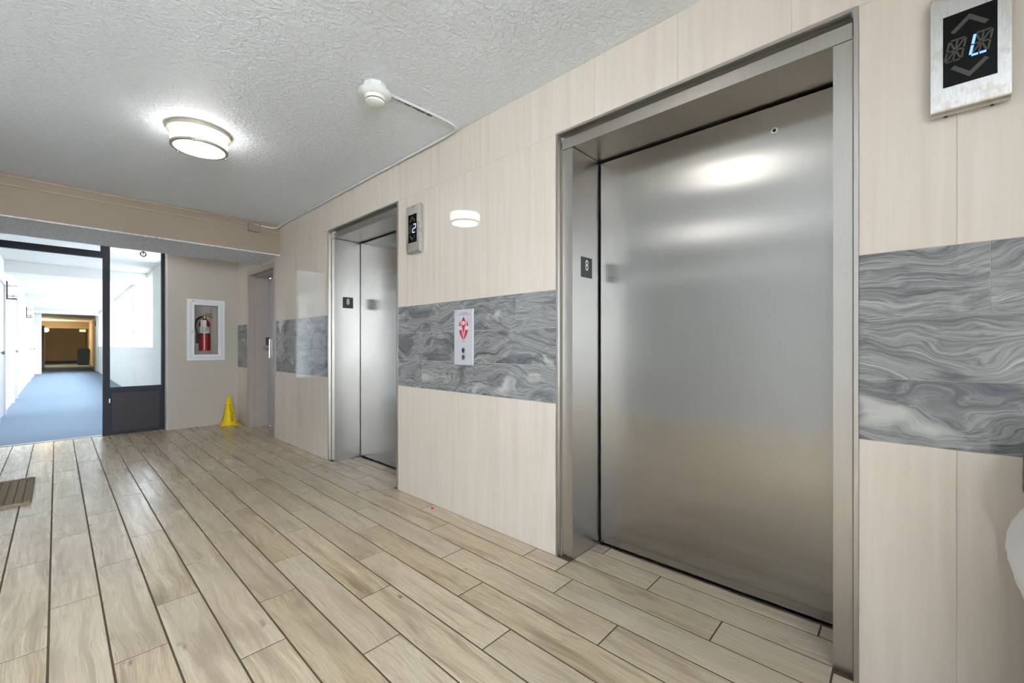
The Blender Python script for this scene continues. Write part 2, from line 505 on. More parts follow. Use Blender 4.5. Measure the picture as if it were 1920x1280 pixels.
# ------------------------------------------------------------------ elevators
def elevator(label, y0, y1):
    t = thing('elevator', label, 'elevator', (WX, (y0 + y1) / 2, 0), 'elevators in the tiled wall')
    z1 = 2.207; T = 0.012
    bm = new()
    box(bm, WX - 0.005, WX + 0.028, y1 - T, y1, 0, z1); box(bm, WX - 0.005, WX + 0.028, y0, y0 + T, 0, z1); box(bm, WX - 0.005, WX + 0.028, y0 + T, y1 - T, z1 - T, z1)
    obj('edge_trim', bm, M['steel_frame'], t)
    bobj('caulk_bead', (1.800, 1.8029, y1 - T - 0.007, y1 - T, 0, 2.13), M['boxgrey'], t)
    bobj('caulk_bead', (1.800, 1.8029, y0 + T, y0 + T + 0.005, 0, 2.13), M['boxgrey'], t)
    bobj('jamb', (1.803, 2.09, y1 - 0.083, y1 - T, 0, 2.121), M['steel_frame'], t)
    bobj('jamb', (1.803, 2.09, y0 + T, y0 + 0.069, 0, 2.121), M['steel_frame'], t)
    bobj('header', (1.803, 2.09, y0 + T + 0.006, y1 - T - 0.006, 2.124, 2.178), M['steel_frame'], t)
    bobj('gap_shade_panel', (2.10, 2.12, y0 + T, y1 - T, 0, 2.19), M['gapshade'], t)  # near-black sheet, painted shade for the slits around the door panel
    d = bobj('door_panel', (2.062, 2.098, y0 + 0.04, y1 - 0.094, 0.012, 2.112), M['steel'], t)
    bobj('sill', (2.052, 2.10, y0 + 0.069, y1 - 0.083, -0.002, 0.003), M['steel_plain'], t)
    k = obj('key_ring', lathe(new(), [(0.013, -0.003), (0.013, 0.0), (0.007, 0.001)], (2.0615, y0 + 0.292, 2.008), 20, 'x'), M['chrome'], d, True)
    obj('key_hole', lathe(new(), [(0.0065, -0.004), (0.0065, 0.0)], (2.0612, y0 + 0.292, 2.008), 16, 'x'), M['gapshade'], d)
    yp = y1 - 0.083
    p = bobj('number_plate', (1.882, 1.986, yp - 0.002, yp, 1.466, 1.573), M['black'], t)
    # the plate faces -y
    n = obj('digit', textmesh('8', 0.082, lambda u, v, w: (1.934 + u * 0.8, yp - 0.002 - w, 1.528 + v * 0.98)), M['whiteink'], p)
    return t
elevator('brushed steel elevator doorway between the call panel and the display showing L', *E1)
elevator('brushed steel elevator doorway between the service door and the display showing 2', *E2)

# ------------------------------------------------------------------ service door
ds = thing('door_1', 'grey service door in a mauve-grey recessed frame beyond the elevators', 'door', (WX, 6.0, 0)); ds['kind'] = 'structure'
bm = new()
FZ = 2.10
box(bm, WX - 0.016, 2.02, SD[1] - 0.06, SD[1], 0, FZ); box(bm, WX - 0.016, 2.02, SD[0], SD[0] + 0.06, 0, FZ); box(bm, WX - 0.016, 2.02, SD[0] + 0.06, SD[1] - 0.06, FZ - 0.06, FZ)
obj('door_frame', bm, M['doorframe'], ds)
bm = new()
box(bm, 1.835, 1.985, SD[1] - 0.073, SD[1] - 0.06, 0, FZ - 0.06); box(bm, 1.835, 1.985, SD[0] + 0.06, SD[0] + 0.073, 0, FZ - 0.06); box(bm, 1.835, 1.985, SD[0] + 0.073, SD[1] - 0.073, FZ - 0.073, FZ - 0.06)
obj('door_stop', bm, M['doorframe'], ds)
leaf = bobj('door_leaf', (1.995, 2.04, SD[0] + 0.075, SD[1] - 0.080, 0.012, FZ - 0.08), M['doorleaf'], ds)
bobj('door_gap_shade', (2.041, 2.06, SD[0] + 0.05, SD[1] - 0.05, 0, FZ - 0.04), M['gapshade'], ds)  # near-black sheet behind the leaf, shade painted into its edge gaps
yl = SD[1] - 0.15
lk = bobj('lock_plate', (1.972, 1.995, yl - 0.035, yl + 0.035, 0.93, 1.20), M['chrome'], leaf, 0.006, 2)
bobj('keypad', (1.952, 1.985, yl - 0.032, yl + 0.032, 1.11, 1.215), M['black'], leaf, 0.006, 2)
bm = new(); tube(bm, smooth_path([(1.975, yl, 1.065), (1.93, yl, 1.065), (1.92, yl - 0.02, 1.065), (1.92, yl - 0.12, 1.06)]), 0.010)
obj('lever_handle', bm, M['chrome'], leaf, True)

# ------------------------------------------------------------------ end wall with the extinguisher cabinet
CX0, CX1, CZ0, CZ1 = 1.20, 1.596, 0.92, 1.715
bm = new()
EX0 = 0.985
box(bm, EX0, CX0, ENDY, ENDY + 0.3, 0, CEIL); box(bm, CX1, WX + 0.006, ENDY, ENDY + 0.3, 0, CEIL)
box(bm, CX0, CX1, ENDY, ENDY + 0.3, 0, CZ0); box(bm, CX0, CX1, ENDY, ENDY + 0.3, CZ1, CEIL); box(bm, CX0, CX1, ENDY + 0.2, ENDY + 0.3, CZ0, CZ1)
struct(obj('wall_end', bm, M['end']), 'taupe plaster end wall holding the extinguisher cabinet', 'wall')
struct(bobj('trim_2', (0.977, 0.9845, ENDY + 0.002, ENDY + 0.30, 0, CEIL), M['offwhite']), 'whitish painted wall edge between glass screen and end wall', 'trim')

cb = thing('extinguisher_cabinet', 'white framed glass-front cabinet on the taupe end wall', 'cabinet', (1.3975, ENDY, CZ0))
Y0 = ENDY - 0.025
bm = new()
fo = (1.183, 1.612, 0.904, 1.730); fi = (1.222, 1.573, 0.943, 1.692)
def frame(bm, o, i, y0, y1):
    box(bm, o[0], i[0], y0, y1, o[2], o[3]); box(bm, i[1], o[1], y0, y1, o[2], o[3]); box(bm, i[0], i[1], y0, y1, o[2], i[2]); box(bm, i[0], i[1], y0, y1, i[3], o[3])
frame(bm, fo, fi, Y0, ENDY - 0.0005)
obj('outer_frame', bm, M['whitepaint'], cb)
bm = new(); dfo = (1.2245, 1.5705, 0.9455, 1.6895); dfi = (1.264, 1.531, 0.982, 1.654)
frame(bm, dfo, dfi, Y0 - 0.006, Y0 + 0.014)
dr = obj('door', bm, M['whitepaint'], cb)
bobj('pane', (dfi[0], dfi[1], Y0 + 0.002, Y0 + 0.006, dfi[2], dfi[3]), M['acrylic'], dr)
bm = new(); tube(bm, [(1.232, Y0 - 0.006, 1.27), (1.236, Y0 - 0.018, 1.28), (1.246, Y0 - 0.018, 1.31), (1.248, Y0 - 0.006, 1.315)], 0.003, 8)
obj('pull', bm, M['chrome'], dr)
bobj('red_seal', (1.240, 1.258, Y0 - 0.001, Y0, 1.704, 1.712), M['red'], cb)
bm = new()
ix0, ix1, iz0, iz1 = CX0 + 0.004, CX1 - 0.004, CZ0 + 0.004, CZ1 - 0.004
yb = ENDY + 0.19
box(bm, ix0, ix1, yb, yb + 0.006, iz0, iz1); box(bm, ix0, ix0 + 0.005, ENDY, yb, iz0, iz1); box(bm, ix1 - 0.005, ix1, ENDY, yb, iz0, iz1); box(bm, ix0, ix1, ENDY, yb, iz0, iz0 + 0.005); box(bm, ix0, ix1, ENDY, yb, iz1 - 0.005, iz1)
obj('liner', bm, M['cabin'], cb)
cov = bm = new()     # clear curved acrylic cover in front of the bottle
pts = []
for i in range(13):
    a = PI * i / 12
    pts.append((1.395 - 0.075 * math.cos(a), ENDY + 0.085 - 0.085 * math.sin(a)))
for (xa, ya), (xb, yb2) in zip(pts, pts[1:]):
    bm.faces.new([bm.verts.new(p) for p in ((xa, ya, 1.0), (xb, yb2, 1.0), (xb, yb2, 1.63), (xa, ya, 1.63))])
bmesh.ops.remove_doubles(bm, verts=bm.verts, dist=1e-5)
obj('bubble_cover', bm, M['acrylic'], cb, True)

ex = thing('fire_extinguisher', 'red fire extinguisher with black hose inside the white cabinet', 'extinguisher', (1.40, ENDY + 0.10, 1.03))
ec = (1.402, ENDY + 0.105)
cyl = obj('cylinder', lathe(new(), [(0.050, 1.035), (0.060, 1.035), (0.062, 1.045), (0.062, 1.40), (0.058, 1.425), (0.045, 1.45), (0.026, 1.468), (0.022, 1.48)], (*ec, 0), 32), M['red'], ex, True)
obj('paper_label', lathe(new(), [(0.0628, 1.275), (0.0628, 1.365)], (*ec, 0), 32, caps=False), M['label'], cyl, True)
for k, z in enumerate((1.345, 1.328, 1.31, 1.294)):
    bm = new(); box(bm, ec[0] - 0.030, ec[0] + 0.034 - 0.006 * k, ec[1] - 0.0632, ec[1] - 0.055, z - 0.003, z + 0.003); obj('print_line', bm, M['ink'], cyl)
obj('band', lathe(new(), [(0.0630, 1.238), (0.0630, 1.252)], (*ec, 0), 32, caps=False), M['ink'], cyl, True)
obj('valve', lathe(new(), [(0.022, 1.478), (0.024, 1.50), (0.016, 1.51), (0.016, 1.545)], (*ec, 0), 20), M['brass'], ex, True)
bm = new(); box(bm, ec[0] - 0.01, ec[0] + 0.085, ec[1] - 0.009, ec[1] + 0.009, 1.545, 1.551); obj('upper_handle', bm, M['chrome'], ex)
bm = new(); tube(bm, [(ec[0], ec[1], 1.525), (ec[0] + 0.05, ec[1], 1.515), (ec[0] + 0.1, ec[1], 1.49)], 0.006, 8); obj('lower_handle', bm, M['chrome'], ex)
bm = new(); tube(bm, [(ec[0], ec[1], 1.55), (ec[0], ec[1], 1.60)], 0.004, 8); obj('pull_pin', bm, M['brass'], ex)
bm = new(); tube(bm, smooth_path([(ec[0] - 0.015, ec[1] - 0.01, 1.505), (ec[0] - 0.06, ec[1] - 0.02, 1.49), (ec[0] - 0.098, ec[1] - 0.03, 1.44), (ec[0] - 0.105, ec[1] - 0.03, 1.36), (ec[0] - 0.09, ec[1] - 0.03, 1.27), (ec[0] - 0.088, ec[1] - 0.03, 1.25)]), 0.010)
hs = obj('hose', bm, M['rubber'], ex, True)
obj('nozzle', lathe(new(), [(0.010, 1.25), (0.013, 1.24), (0.014, 1.14), (0.010, 1.135)], (ec[0] - 0.088, ec[1] - 0.03, 0), 16), M['rubber'], hs, True)
bm = new(); box(bm, ec[0] - 0.058, ec[0] + 0.008, ec[1] - 0.072, ec[1] - 0.070, 1.365, 1.455); o = obj('inspection_tag', bm, M['label'], ex); o.rotation_euler = (0, 0, 0)
bobj('hanger', (ec[0] - 0.02, ec[0] + 0.02, ec[1] + 0.055, ENDY + 0.19, 1.38, 1.42), M['steel_plain'], ex)

# ------------------------------------------------------------------ caution cone
cn = thing('safety_cone', 'yellow pop-up caution cone in the corner under the cabinet', 'cone', (1.625, 6.88, 0))
cc = (1.632, 6.875)
bm = new(); R0 = 0.098; R1 = 0.024; CH = 0.40
body = obj('cone_body', lathe(bm, [(R0, 0.012), (R0 * 0.95, 0.02), (R1, CH - 0.015), (R1 - 0.008, CH)], (*cc, 0), 28), M['yellow'], cn, True)
bobj('base', (cc[0] - 0.125, cc[0] + 0.125, cc[1] - 0.10, cc[1] + 0.10, 0.001, 0.014), M['yellow'], cn, 0.004, 2)
def on_cone(ang):
    def f(u, v, w):
        z = 0.175 - u            # letters run down the cone
        r = R0 * 0.95 + (R1 - R0 * 0.95) * (z - 0.02) / (CH - 0.035) + w + 0.0006
        a = ang + v / max(r, 0.03)
        return (cc[0] + r * math.cos(a), cc[1] + r * math.sin(a), z)
    return f
ca = math.atan2(-cc[1], -cc[0])
for a in (ca + 0.42, ca - 1.15):
    obj('lettering', textmesh('CAUTION', 0.052, on_cone(a), 0.0012, 1.0), M['ink'], body)

# ------------------------------------------------------------------ glass screen and door opening to the corridor
gs = thing('glass_screen', 'dark metal framed glass screen with charcoal kick panel at the corridor opening', 'screen', (0.68, PARTY, 0))
P0, P1 = PARTY, PARTY + 0.055
bobj('post', (0.384, 0.449, P0, P1, 0, CEIL - 0.002), M['dark'], gs)
bobj('post', (0.940, 0.975, P0, P1, 0, CEIL - 0.002), M['dark'], gs)
bobj('rail', (0.449, 0.940, P0 + 0.004, P1 - 0.004, 0.525, 0.588), M['dark'], gs)
bobj('rail', (0.449, 0.940, P0 + 0.004, P1 - 0.004, 0.0, 0.030), M['dark'], gs)
bobj('kick_panel', (0.468, 0.921, P0 + 0.012, P1 - 0.012, 0.042, 0.514), M['darkpanel'], gs)
bm = new()
box(bm, 0.449, 0.468, P0 + 0.007, P1 - 0.01, 0.03, 0.525); box(bm, 0.921, 0.940, P0 + 0.007, P1 - 0.01, 0.03, 0.525); box(bm, 0.468, 0.921, P0 + 0.007, P1 - 0.01, 0.03, 0.042); box(bm, 0.468, 0.921, P0 + 0.007, P1 - 0.01, 0.514, 0.525)
obj('panel_bead', bm, M['dark'], gs)
bobj('pane', (0.449, 0.940, P0 + 0.024, P0 + 0.030, 0.588, CEIL - 0.002), M['glass'], gs)
bobj('header_bar', (-0.565, 0.384, P0 + 0.002, P1 - 0.002, 2.172, 2.250), M['dark'], gs)
bobj('transom_stile', (0.366, 0.384, P0 + 0.004, P1 - 0.004, 2.250, CEIL - 0.002), M['dark'], gs)
bobj('transom_pane', (-0.565, 0.366, P0 + 0.024, P0 + 0.030, 2.250, CEIL - 0.002), M['glass'], gs)
bobj('post', (-0.615, -0.565, P0, P1, 0, CEIL - 0.002), M['dark'], gs)
lt = bobj('latch', (0.440, 0.450, P0 - 0.006, P0, 0.40, 0.45), M['steel_plain'], gs)
rg = new()
for i in range(20):
    pass
tube(rg, [(0.655 + 0.024 * math.cos(2 * PI * i / 24), 6.185, 2.117 + 0.024 * math.sin(2 * PI * i / 24)) for i in range(25)], 0.0055, 8)
hk = tag(obj('hook_ring', rg, M['dark'], None, True), 'small dark hook ring hanging under the tan beam', 'hook')
bm = new(); tube(bm, [(0.655, 6.185, 2.115), (0.655, 6.1695, 2.15), (0.655, 6.165, 2.153)], 0.004, 8); obj('stem', bm, M['dark'], hk)

# ------------------------------------------------------------------ corridor beyond
CL, CR = -0.58, 1.20
CY0 = PARTY + 0.06
struct(bobj('floor_corridor', (CL - 0.05, CR + 0.3, CY0, 40.6, -0.1, 0.0), M['carpet']), 'blue carpet running down the open corridor', 'carpet')
struct(bobj('trim_3', (CL, 0.384, CY0 - 0.018, CY0 + 0.012, -0.004, 0.005), M['steel_plain']), 'thin metal threshold strip between plank floor and carpet', 'threshold')
struct(bobj('ceiling_corridor', (CL - 0.2, CR + 0.35, CY0 + 0.06, 25.0, CEIL + 0.001, CEIL + 0.15), M['white']), 'white corridor ceiling between beams', 'ceiling')
for k, (y0, y1, z) in enumerate(((10.75, 11.15, 2.31), (17.4, 17.9, 2.28), (24.2, 24.7, 2.36))):
    struct(bobj('trim_%d' % (4 + k), (CL, CR + 0.25, y0, y1, z, CEIL), M['white']),
           ('nearest white ceiling beam across the carpeted corridor', 'middle white ceiling beam across the carpeted corridor', 'furthest white beam at the dark end of the corridor')[k], 'beam')
# its solid side, with doors
struct(bobj('wall_left', (CL - 0.25, CL, CY0, 25.0, 0, CEIL), M['white']), 'white stucco corridor wall with apartment doors', 'wall')
for k, (y0, y1) in enumerate(((9.45, 10.45), (12.6, 13.6), (19.45, 20.4), (22.3, 23.2))):
    d = thing('door_%d' % (2 + k), ('first pale grey apartment door beyond the glass screen', 'second pale grey apartment door along the corridor', 'third pale grey apartment door along the corridor', 'fourth pale grey apartment door along the corridor')[k], 'door', (CL, y0, 0)); d['kind'] = 'structure'
    bm = new(); box(bm, CL, CL + 0.035, y0 - 0.06, y0, 0, 2.12); box(bm, CL, CL + 0.035, y1, y1 + 0.06, 0, 2.12); box(bm, CL, CL + 0.035, y0, y1, 2.06, 2.12)
    obj('door_frame', bm, M['whitepaint'], d)
    lf = bobj('door_leaf', (CL, CL + 0.012, y0, y1, 0.005, 2.06), M['doorleaf'], d)
    obj('knob', lathe(new(), [(0.012, 0), (0.012, 0.03), (0.028, 0.04), (0.024, 0.06)], (CL + 0.012, y0 + 0.08, 1.0), 16, 'x'), M['chrome'], lf, True)
for k, y in enumerate((11.25, 18.2)):
    s = thing('wall_lantern', ('dark framed wall lantern high on the corridor wall, nearest to the lobby', 'dark framed wall lantern further down the corridor wall')[k], 'lantern', (CL, y, 1.95), 'corridor wall lanterns')
    bobj('back_plate', (CL, CL + 0.015, y - 0.09, y + 0.09, 1.90, 2.20), M['darkpanel'], s)
    bobj('bottom_plate', (CL, CL + 0.12, y - 0.09, y + 0.09, 1.90, 1.912), M['darkpanel'], s)
    for z in (1.955, 2.13):
        bm = new(); tube(bm, [(CL, y - 0.085, z), (CL + 0.115, y - 0.085, z), (CL + 0.115, y + 0.085, z), (CL, y + 0.085, z)], 0.004, 6); obj('wire_bar', bm, M['darkpanel'], s)
    bobj('glass_box', (CL + 0.016, CL + 0.11, y - 0.08, y + 0.08, 1.915, 2.19), M['acrylic'], s)
# the open side: solid stretch, parapet, piers, header
bm = new(); box(bm, CR, CR + 0.25, 9.2, 10.1, 0, CEIL); box(bm, CR, CR + 0.2, ENDY + 0.42, 9.2, 0, 1.075); box(bm, CR, CR + 0.25, ENDY + 0.42, 9.2, 2.41, CEIL); box(bm, 0.986, CR, ENDY + 0.30, ENDY + 0.42, 0, CEIL)
struct(obj('wall_corridor', bm, M['offwhite']), 'weathered off-white wall stretch seen through the glass screen', 'wall')
struct(bobj('parapet', (CR, CR + 0.2, 10.1, 25.0, 0, 1.075), M['offwhite']), 'low weathered parapet along the open side of the corridor', 'parapet')
struct(bobj('trim_7', (CR, CR + 0.25, 10.1, 25.0, 2.41, CEIL), M['white']), 'white lintel over the corridor openings', 'lintel')
for k, y in enumerate((12.9, 15.8, 18.8, 21.8, 24.6)):
    struct(bobj('pier', (CR, CR + 0.22, y, y + 0.22, 1.075, 2.41), M['white']),
           '%s white pier standing on the corridor parapet' % ('first', 'second', 'third', 'fourth', 'fifth')[k], 'pier')
struct(obj('wall_light_cut', box(box(new(), 2.7, 3.0, 7.0, 30.0, -0.4, 2.82), 1.46, 2.7, 7.34, 7.44, -0.4, 2.82), M['white']), 'added pale wall beyond the corridor openings, cutting the daylight', 'wall')  # wall and end return added to limit daylight entering the corridor
struct(bobj('floor_light_stop', (CR + 0.2, 2.7, 7.0, 30.0, -0.4, -0.2), M['offwhite']), 'added narrow slab outside the corridor parapet, stopping light from below', 'slab')  # slab added to close the light well against light from below
# dark far end
bm = new(); box(bm, CL - 0.25, CL, 25.0, 40.6, 0, CEIL); struct(obj('wall_far_left', bm, M['taupewall']), 'tan side wall in the dark far corridor bearing the lit lamp', 'wall')
bm = new(); box(bm, CR + 0.12, CR + 0.35, 25.0, 40.6, 0, CEIL); struct(obj('wall_far_right', bm, M['taupewall']), 'tan side wall in the dark far corridor beside the blue bin', 'wall')
struct(bobj('ceiling_far', (CL - 0.25, CR + 0.35, 25.0, 40.6, CEIL, CEIL + 0.1), M['offwhite']), 'shaded ceiling of the far corridor', 'ceiling')
struct(bobj('wall_far', (CL - 0.25, CR + 0.35, 40.3, 40.6, 0, CEIL), M['taupewall']), 'tan wall closing the far end of the corridor', 'wall')
struct(bobj('baseboard_far', (CL, CR + 0.12, 40.28, 40.2995, 0, 0.12), M['binblue']), 'dark baseboard on the far corridor wall', 'baseboard')
struct(bobj('trim_8', (CL, CR + 0.12, 35.85, 36.4, 2.12, CEIL), M['beam']), 'tan beam crossing the dark far end of the corridor', 'beam')
struct(bobj('trim_9', (CL, -0.40, 24.75, 25.2, 0, CEIL), M['white']), 'white pilaster at the mouth of the dark far corridor', 'pilaster')
struct(bobj('trim_10', (1.16, CR + 0.2, 25.2, 26.4, 0, CEIL), M['offwhite']), 'pale pilaster beside the red sign in the far corridor', 'pilaster')
struct(bobj('trim_11', (CL, -0.40, 31.0, 32.0, 0, 2.10), M['end']), 'grey-brown pilaster before the lit lamp', 'pilaster')
sl = thing('wall_lamp', 'lit wall lamp glowing at the dark end of the corridor', 'lamp', (CL, 34.0, 1.95))
bobj('bracket', (CL, CL + 0.2, 33.95, 34.05, 2.06, 2.10), M['dark'], sl)
obj('globe', lathe(new(), [(0.03, 1.86), (0.09, 1.90), (0.11, 1.98), (0.07, 2.05), (0.02, 2.06)], (CL + 0.2, 34.0, 0), 20), M['glow'], sl, True)
es = thing('exit_sign', 'green lit exit sign hanging in the far corridor', 'sign', (1.0, 35.9, 1.98))
bobj('panel', (0.93, 1.20, 35.86, 35.9, 1.92, 2.08), M['label'], es)
obj('letters', textmesh('EXIT', 0.12, lambda u, v, w: (1.065 + u, 35.86 - w - 0.001, 2.0 + v), 0.004), M['exit'], es)
bobj('hanger', (1.05, 1.08, 35.87, 35.9, 2.08, 2.12), M['dark'], es)
tag(bobj('notice', (1.13, 1.159, 25.5, 25.52, 1.95, 2.12), M['red'], None), 'small red notice projecting from the pale pilaster in the far corridor', 'sign')
bn = thing('waste_bin', 'dark blue lidded bin in the shade of the far corridor', 'bin', (1.05, 34.4, 0))
bm = new(); prism(bm, [(0.83, 0.02), (1.27, 0.02), (1.30, 0.80), (0.80, 0.80)], lambda u, v, w: (u, 34.15 + w, v), 0.5); obj('bin_body', bm, M['binblue'], bn)
bm = new(); prism(bm, [(0.79, 0.80), (1.31, 0.80), (1.31, 0.86), (1.24, 0.97), (0.86, 0.97), (0.79, 0.86)], lambda u, v, w: (u, 34.12 + w, v), 0.56); obj('bin_lid', bm, M['binblue'], bn)
bm = new(); box(bm, 0.85, 1.25, 34.2, 34.6, 0, 0.02); obj('bin_base', bm, M['black'], bn)

# ------------------------------------------------------------------ the rest of the lobby shell, out of view, plus an added light-blocking wall
struct(obj('wall_unit', box(box(new(), LX - 0.25, LX, RETY, PARTY + 0.06, 0, CEIL), OPENX, LX - 0.25, RETY, RETY + 0.25, 0, CEIL), M['white']), 'white lobby wall with the apartment door behind the doormat', 'wall')
d = thing('door_6', 'grey apartment door facing the doormat', 'door', (LX, 4.85, 0)); d['kind'] = 'structure'
bm = new(); box(bm, LX, LX + 0.03, 4.32, 4.38, 0, 2.1); box(bm, LX, LX + 0.03, 5.30, 5.36 - 0.02, 0, 2.1); box(bm, LX, LX + 0.03, 4.38, 5.30, 2.04, 2.1); obj('door_frame', bm, M['doorframe'], d)
lf = bobj('door_leaf', (LX, LX + 0.012, 4.38, 5.30, 0.005, 2.04), M['doorleaf'], d)
obj('knob', lathe(new(), [(0.012, 0), (0.012, 0.03), (0.028, 0.04), (0.024, 0.06)], (LX + 0.012, 4.46, 1.0), 16, 'x'), M['chrome'], lf, True)
bm = new()
box(bm, OPENX - 0.2, OPENX, BACKY, RETY + 0.25, 0, CEIL)
wo = struct(obj('wall_opposite', bm, painted('grey_plaster', (186, 186, 184))), 'long pale wall opposite the elevators', 'wall')
bobj('band', (OPENX, OPENX + 0.02, 0.95, RETY, 2.06, 2.25), M['white'], wo)
bm = new()
box(bm, OPENX - 0.2, 2.3, BACKY - 0.2, BACKY, 0, 0.35); box(bm, OPENX - 0.2, 2.3, BACKY - 0.2, BACKY, 2.45, CEIL); box(bm, 1.8, 2.3, BACKY - 0.2, BACKY, 0.35, 2.45)
struct(bobj('wall_light_block', (0.25, WX, -1.26, -1.10, 0, CEIL), M['white']), 'added white wall beyond the litter bin, blocking daylight from the back', 'wall')  # unseen wall added to keep the back daylight off the near tiles
wk = struct(obj('wall_back', bm, M['white']), 'low white kerb wall at the open back of the lobby', 'wall')
for k in range(5): bobj('rail', (OPENX, 1.8, BACKY - 0.12, BACKY - 0.09, 0.50 + 0.14 * k, 0.525 + 0.14 * k), M['dark'], wk)

# ------------------------------------------------------------------ ceiling lamps
def lamp(label, x, y, lit=True):
    t = thing('ceiling_lamp', label, 'lamp', (x, y, CEIL), 'drum ceiling lamps')
    c = (x, y, 0)
    obj('top_ring', lathe(new(), [(0.172, CEIL), (0.172, CEIL - 0.026), (0.158, CEIL - 0.026)], c, 48), M['nickel'], t, True)
    obj('shade', lathe(new(), [(0.1515, CEIL - 0.026), (0.1515, CEIL - 0.108)], c, 48, caps=False), M['shade'], t, True)
    bm = new(); lathe(bm, [(0.139, CEIL - 0.1135), (0.1385, CEIL - 0.119), (0.155, CEIL - 0.119), (0.156, CEIL - 0.105), (0.1525, CEIL - 0.105)], c, 48, caps=False)
    obj('bottom_ring', bm, M['nickel'], t, True)
    obj('diffuser', lathe(new(), [(0.140, CEIL - 0.112), (0.140, CEIL - 0.116)], c, 48), M['shade'], t, True)
    for k in range(3):
        a = 2.25 + 2 * PI * k / 3
        px, py = x + 0.1545 * math.cos(a), y + 0.1545 * math.sin(a)
        bm = new(); tube(bm, [(px, py, CEIL - 0.02), (px, py, CEIL - 0.118)], 0.0022, 8); r = obj('rod', bm, M['nickel'], t, True)
        obj('finial', lathe(new(), [(0.004, CEIL - 0.118), (0.007, CEIL - 0.122), (0.007, CEIL - 0.127), (0.003, CEIL - 0.131)], (px, py, 0), 12), M['nickel'], r, True)
    return t
lamp('glowing round drum lamp with nickel rings on the lobby ceiling', 0.637, 3.375)
lamp('second glowing drum lamp, over the elevator beside the bin', 0.60, 0.95)
lamp('third glowing drum lamp, in front of the wall opposite the elevators', -1.10, 1.6)
lamp('added drum lamp, hidden behind the tan beam to brighten the end wall', 0.55, 6.66)  # unseen lamp added to brighten the end wall and the floor before it

# ------------------------------------------------------------------ smoke detector and conduits
sd = thing('smoke_detector', 'white round smoke detector on the textured ceiling', 'detector', (1.165, 2.08, CEIL))
c = (1.165, 2.085, 0)
obj('mount', lathe(new(), [(0.060, CEIL), (0.060, CEIL - 0.03), (0.064, CEIL - 0.034)], c, 8), M['ivory'], sd, False)
obj('housing', lathe(new(), [(0.062, CEIL - 0.030), (0.084, CEIL - 0.038), (0.086, CEIL - 0.050), (0.076, CEIL - 0.060), (0.055, CEIL - 0.066), (0.050, CEIL - 0.082)], c, 40), M['ivory'], sd, True)
obj('vent_ring', lathe(new(), [(0.046, CEIL - 0.080), (0.046, CEIL - 0.088)], c, 32), M['ink'], sd, True)
obj('sensor_cap', lathe(new(), [(0.049, CEIL - 0.087), (0.047, CEIL - 0.096), (0.036, CEIL - 0.102), (0.010, CEIL - 0.104)], c, 32), M['ivory'], sd, True)
cd = thing('conduit', 'thin white conduit from the smoke detector along the ceiling edge', 'conduit', (1.5, 2.07, CEIL))
r = 0.0085; zc = CEIL - r - 0.001
path = smooth_path([(1.235, 2.085, zc), (1.45, 2.075, zc), (1.60, 2.07, zc), (1.68, 2.075, zc), (1.738, 2.105, zc), (1.757, 2.18, zc), (1.760, 2.30, zc), (1.760, 2.6, zc), (1.760, 3.6, zc), (1.760, 4.6, zc), (1.760, 5.15, zc), (1.752, 5.26, zc - 0.012), (1.725, 5.325, zc - 0.030), (1.68, 5.333, zc - 0.034), (1.57, 5.334, zc - 0.036)], 5)
obj('pipe', tube(new(), path, r, 10), M['pvc'], cd, True)
bm = new()
random.seed(3)
for k in range(38):    # flaked paint on the stretch across the ceiling
    x = 1.245 + 0.30 * k / 38 + random.uniform(-0.004, 0.004); s = random.uniform(0.002, 0.006)
    box(bm, x, x + s * 2, 2.092, 2.0955, zc - 0.002 - s, zc + 0.004)
o = obj('flaking_paint', bm, M['boxgrey'], cd); o['kind'] = 'stuff'; o['label'] = 'flaking brownish paint'
for y in (2.32, 3.7):
    bm = new(); lathe(bm, [(r + 0.0008, y - 0.009), (r + 0.0008, y + 0.009)], (1.760, 0, zc), 12, 'y'); obj('clamp', bm, M['pvc'], cd)
r = 0.007
def face_pipe(label, pts):
    t = thing('conduit', label, 'conduit', pts[0])
    obj('pipe', tube(new(), smooth_path(pts, 5), r, 10), M['tanpaint'], t, True)
    for x in (-0.25, 0.62):
        bm = new(); lathe(bm, [(r + 0.002, x - 0.008), (r + 0.002, x + 0.008)], (0, BY0 - r - 0.001, pts[0][2]), 12, 'x'); obj('clamp', bm, M['tanpaint'], t)
yf = BY0 - r - 0.001
face_pipe('upper tan conduit on the beam, dipping towards the junction box', [(LX + 0.01, yf, 2.478), (0.0, yf, 2.478), (0.6, yf, 2.478), (1.15, yf, 2.478), (1.26, yf, 2.470), (1.34, yf, 2.452), (1.41, yf, 2.446), (1.446, yf, 2.446)])
face_pipe('lower straight tan conduit running along the beam', [(LX + 0.01, yf, 2.408), (0.0, yf, 2.408), (0.7, yf, 2.408), (1.2, yf, 2.410), (1.446, yf, 2.412)])
t = thing('conduit', 'short tan conduit between junction box and tiled wall', 'conduit', (1.65, yf, 2.42))
obj('pipe', tube(new(), [(1.558, yf, 2.418), (1.66, yf, 2.414), (WX - 0.001, yf, 2.410)], r, 10), M['tanpaint'], t, True)
jb = thing('junction_box', 'grey-brown electrical junction box on the tan beam', 'box', (1.50, BY0, 2.43))
bobj('box_body', (1.446, 1.558, BY0 - 0.045, BY0 - 0.0005, 2.378, 2.474), M['boxgrey'], jb, 0.004, 2)
cv = bobj('cover', (1.442, 1.562, BY0 - 0.050, BY0 - 0.045, 2.374, 2.478), M['boxgrey'], jb, 0.002, 1)
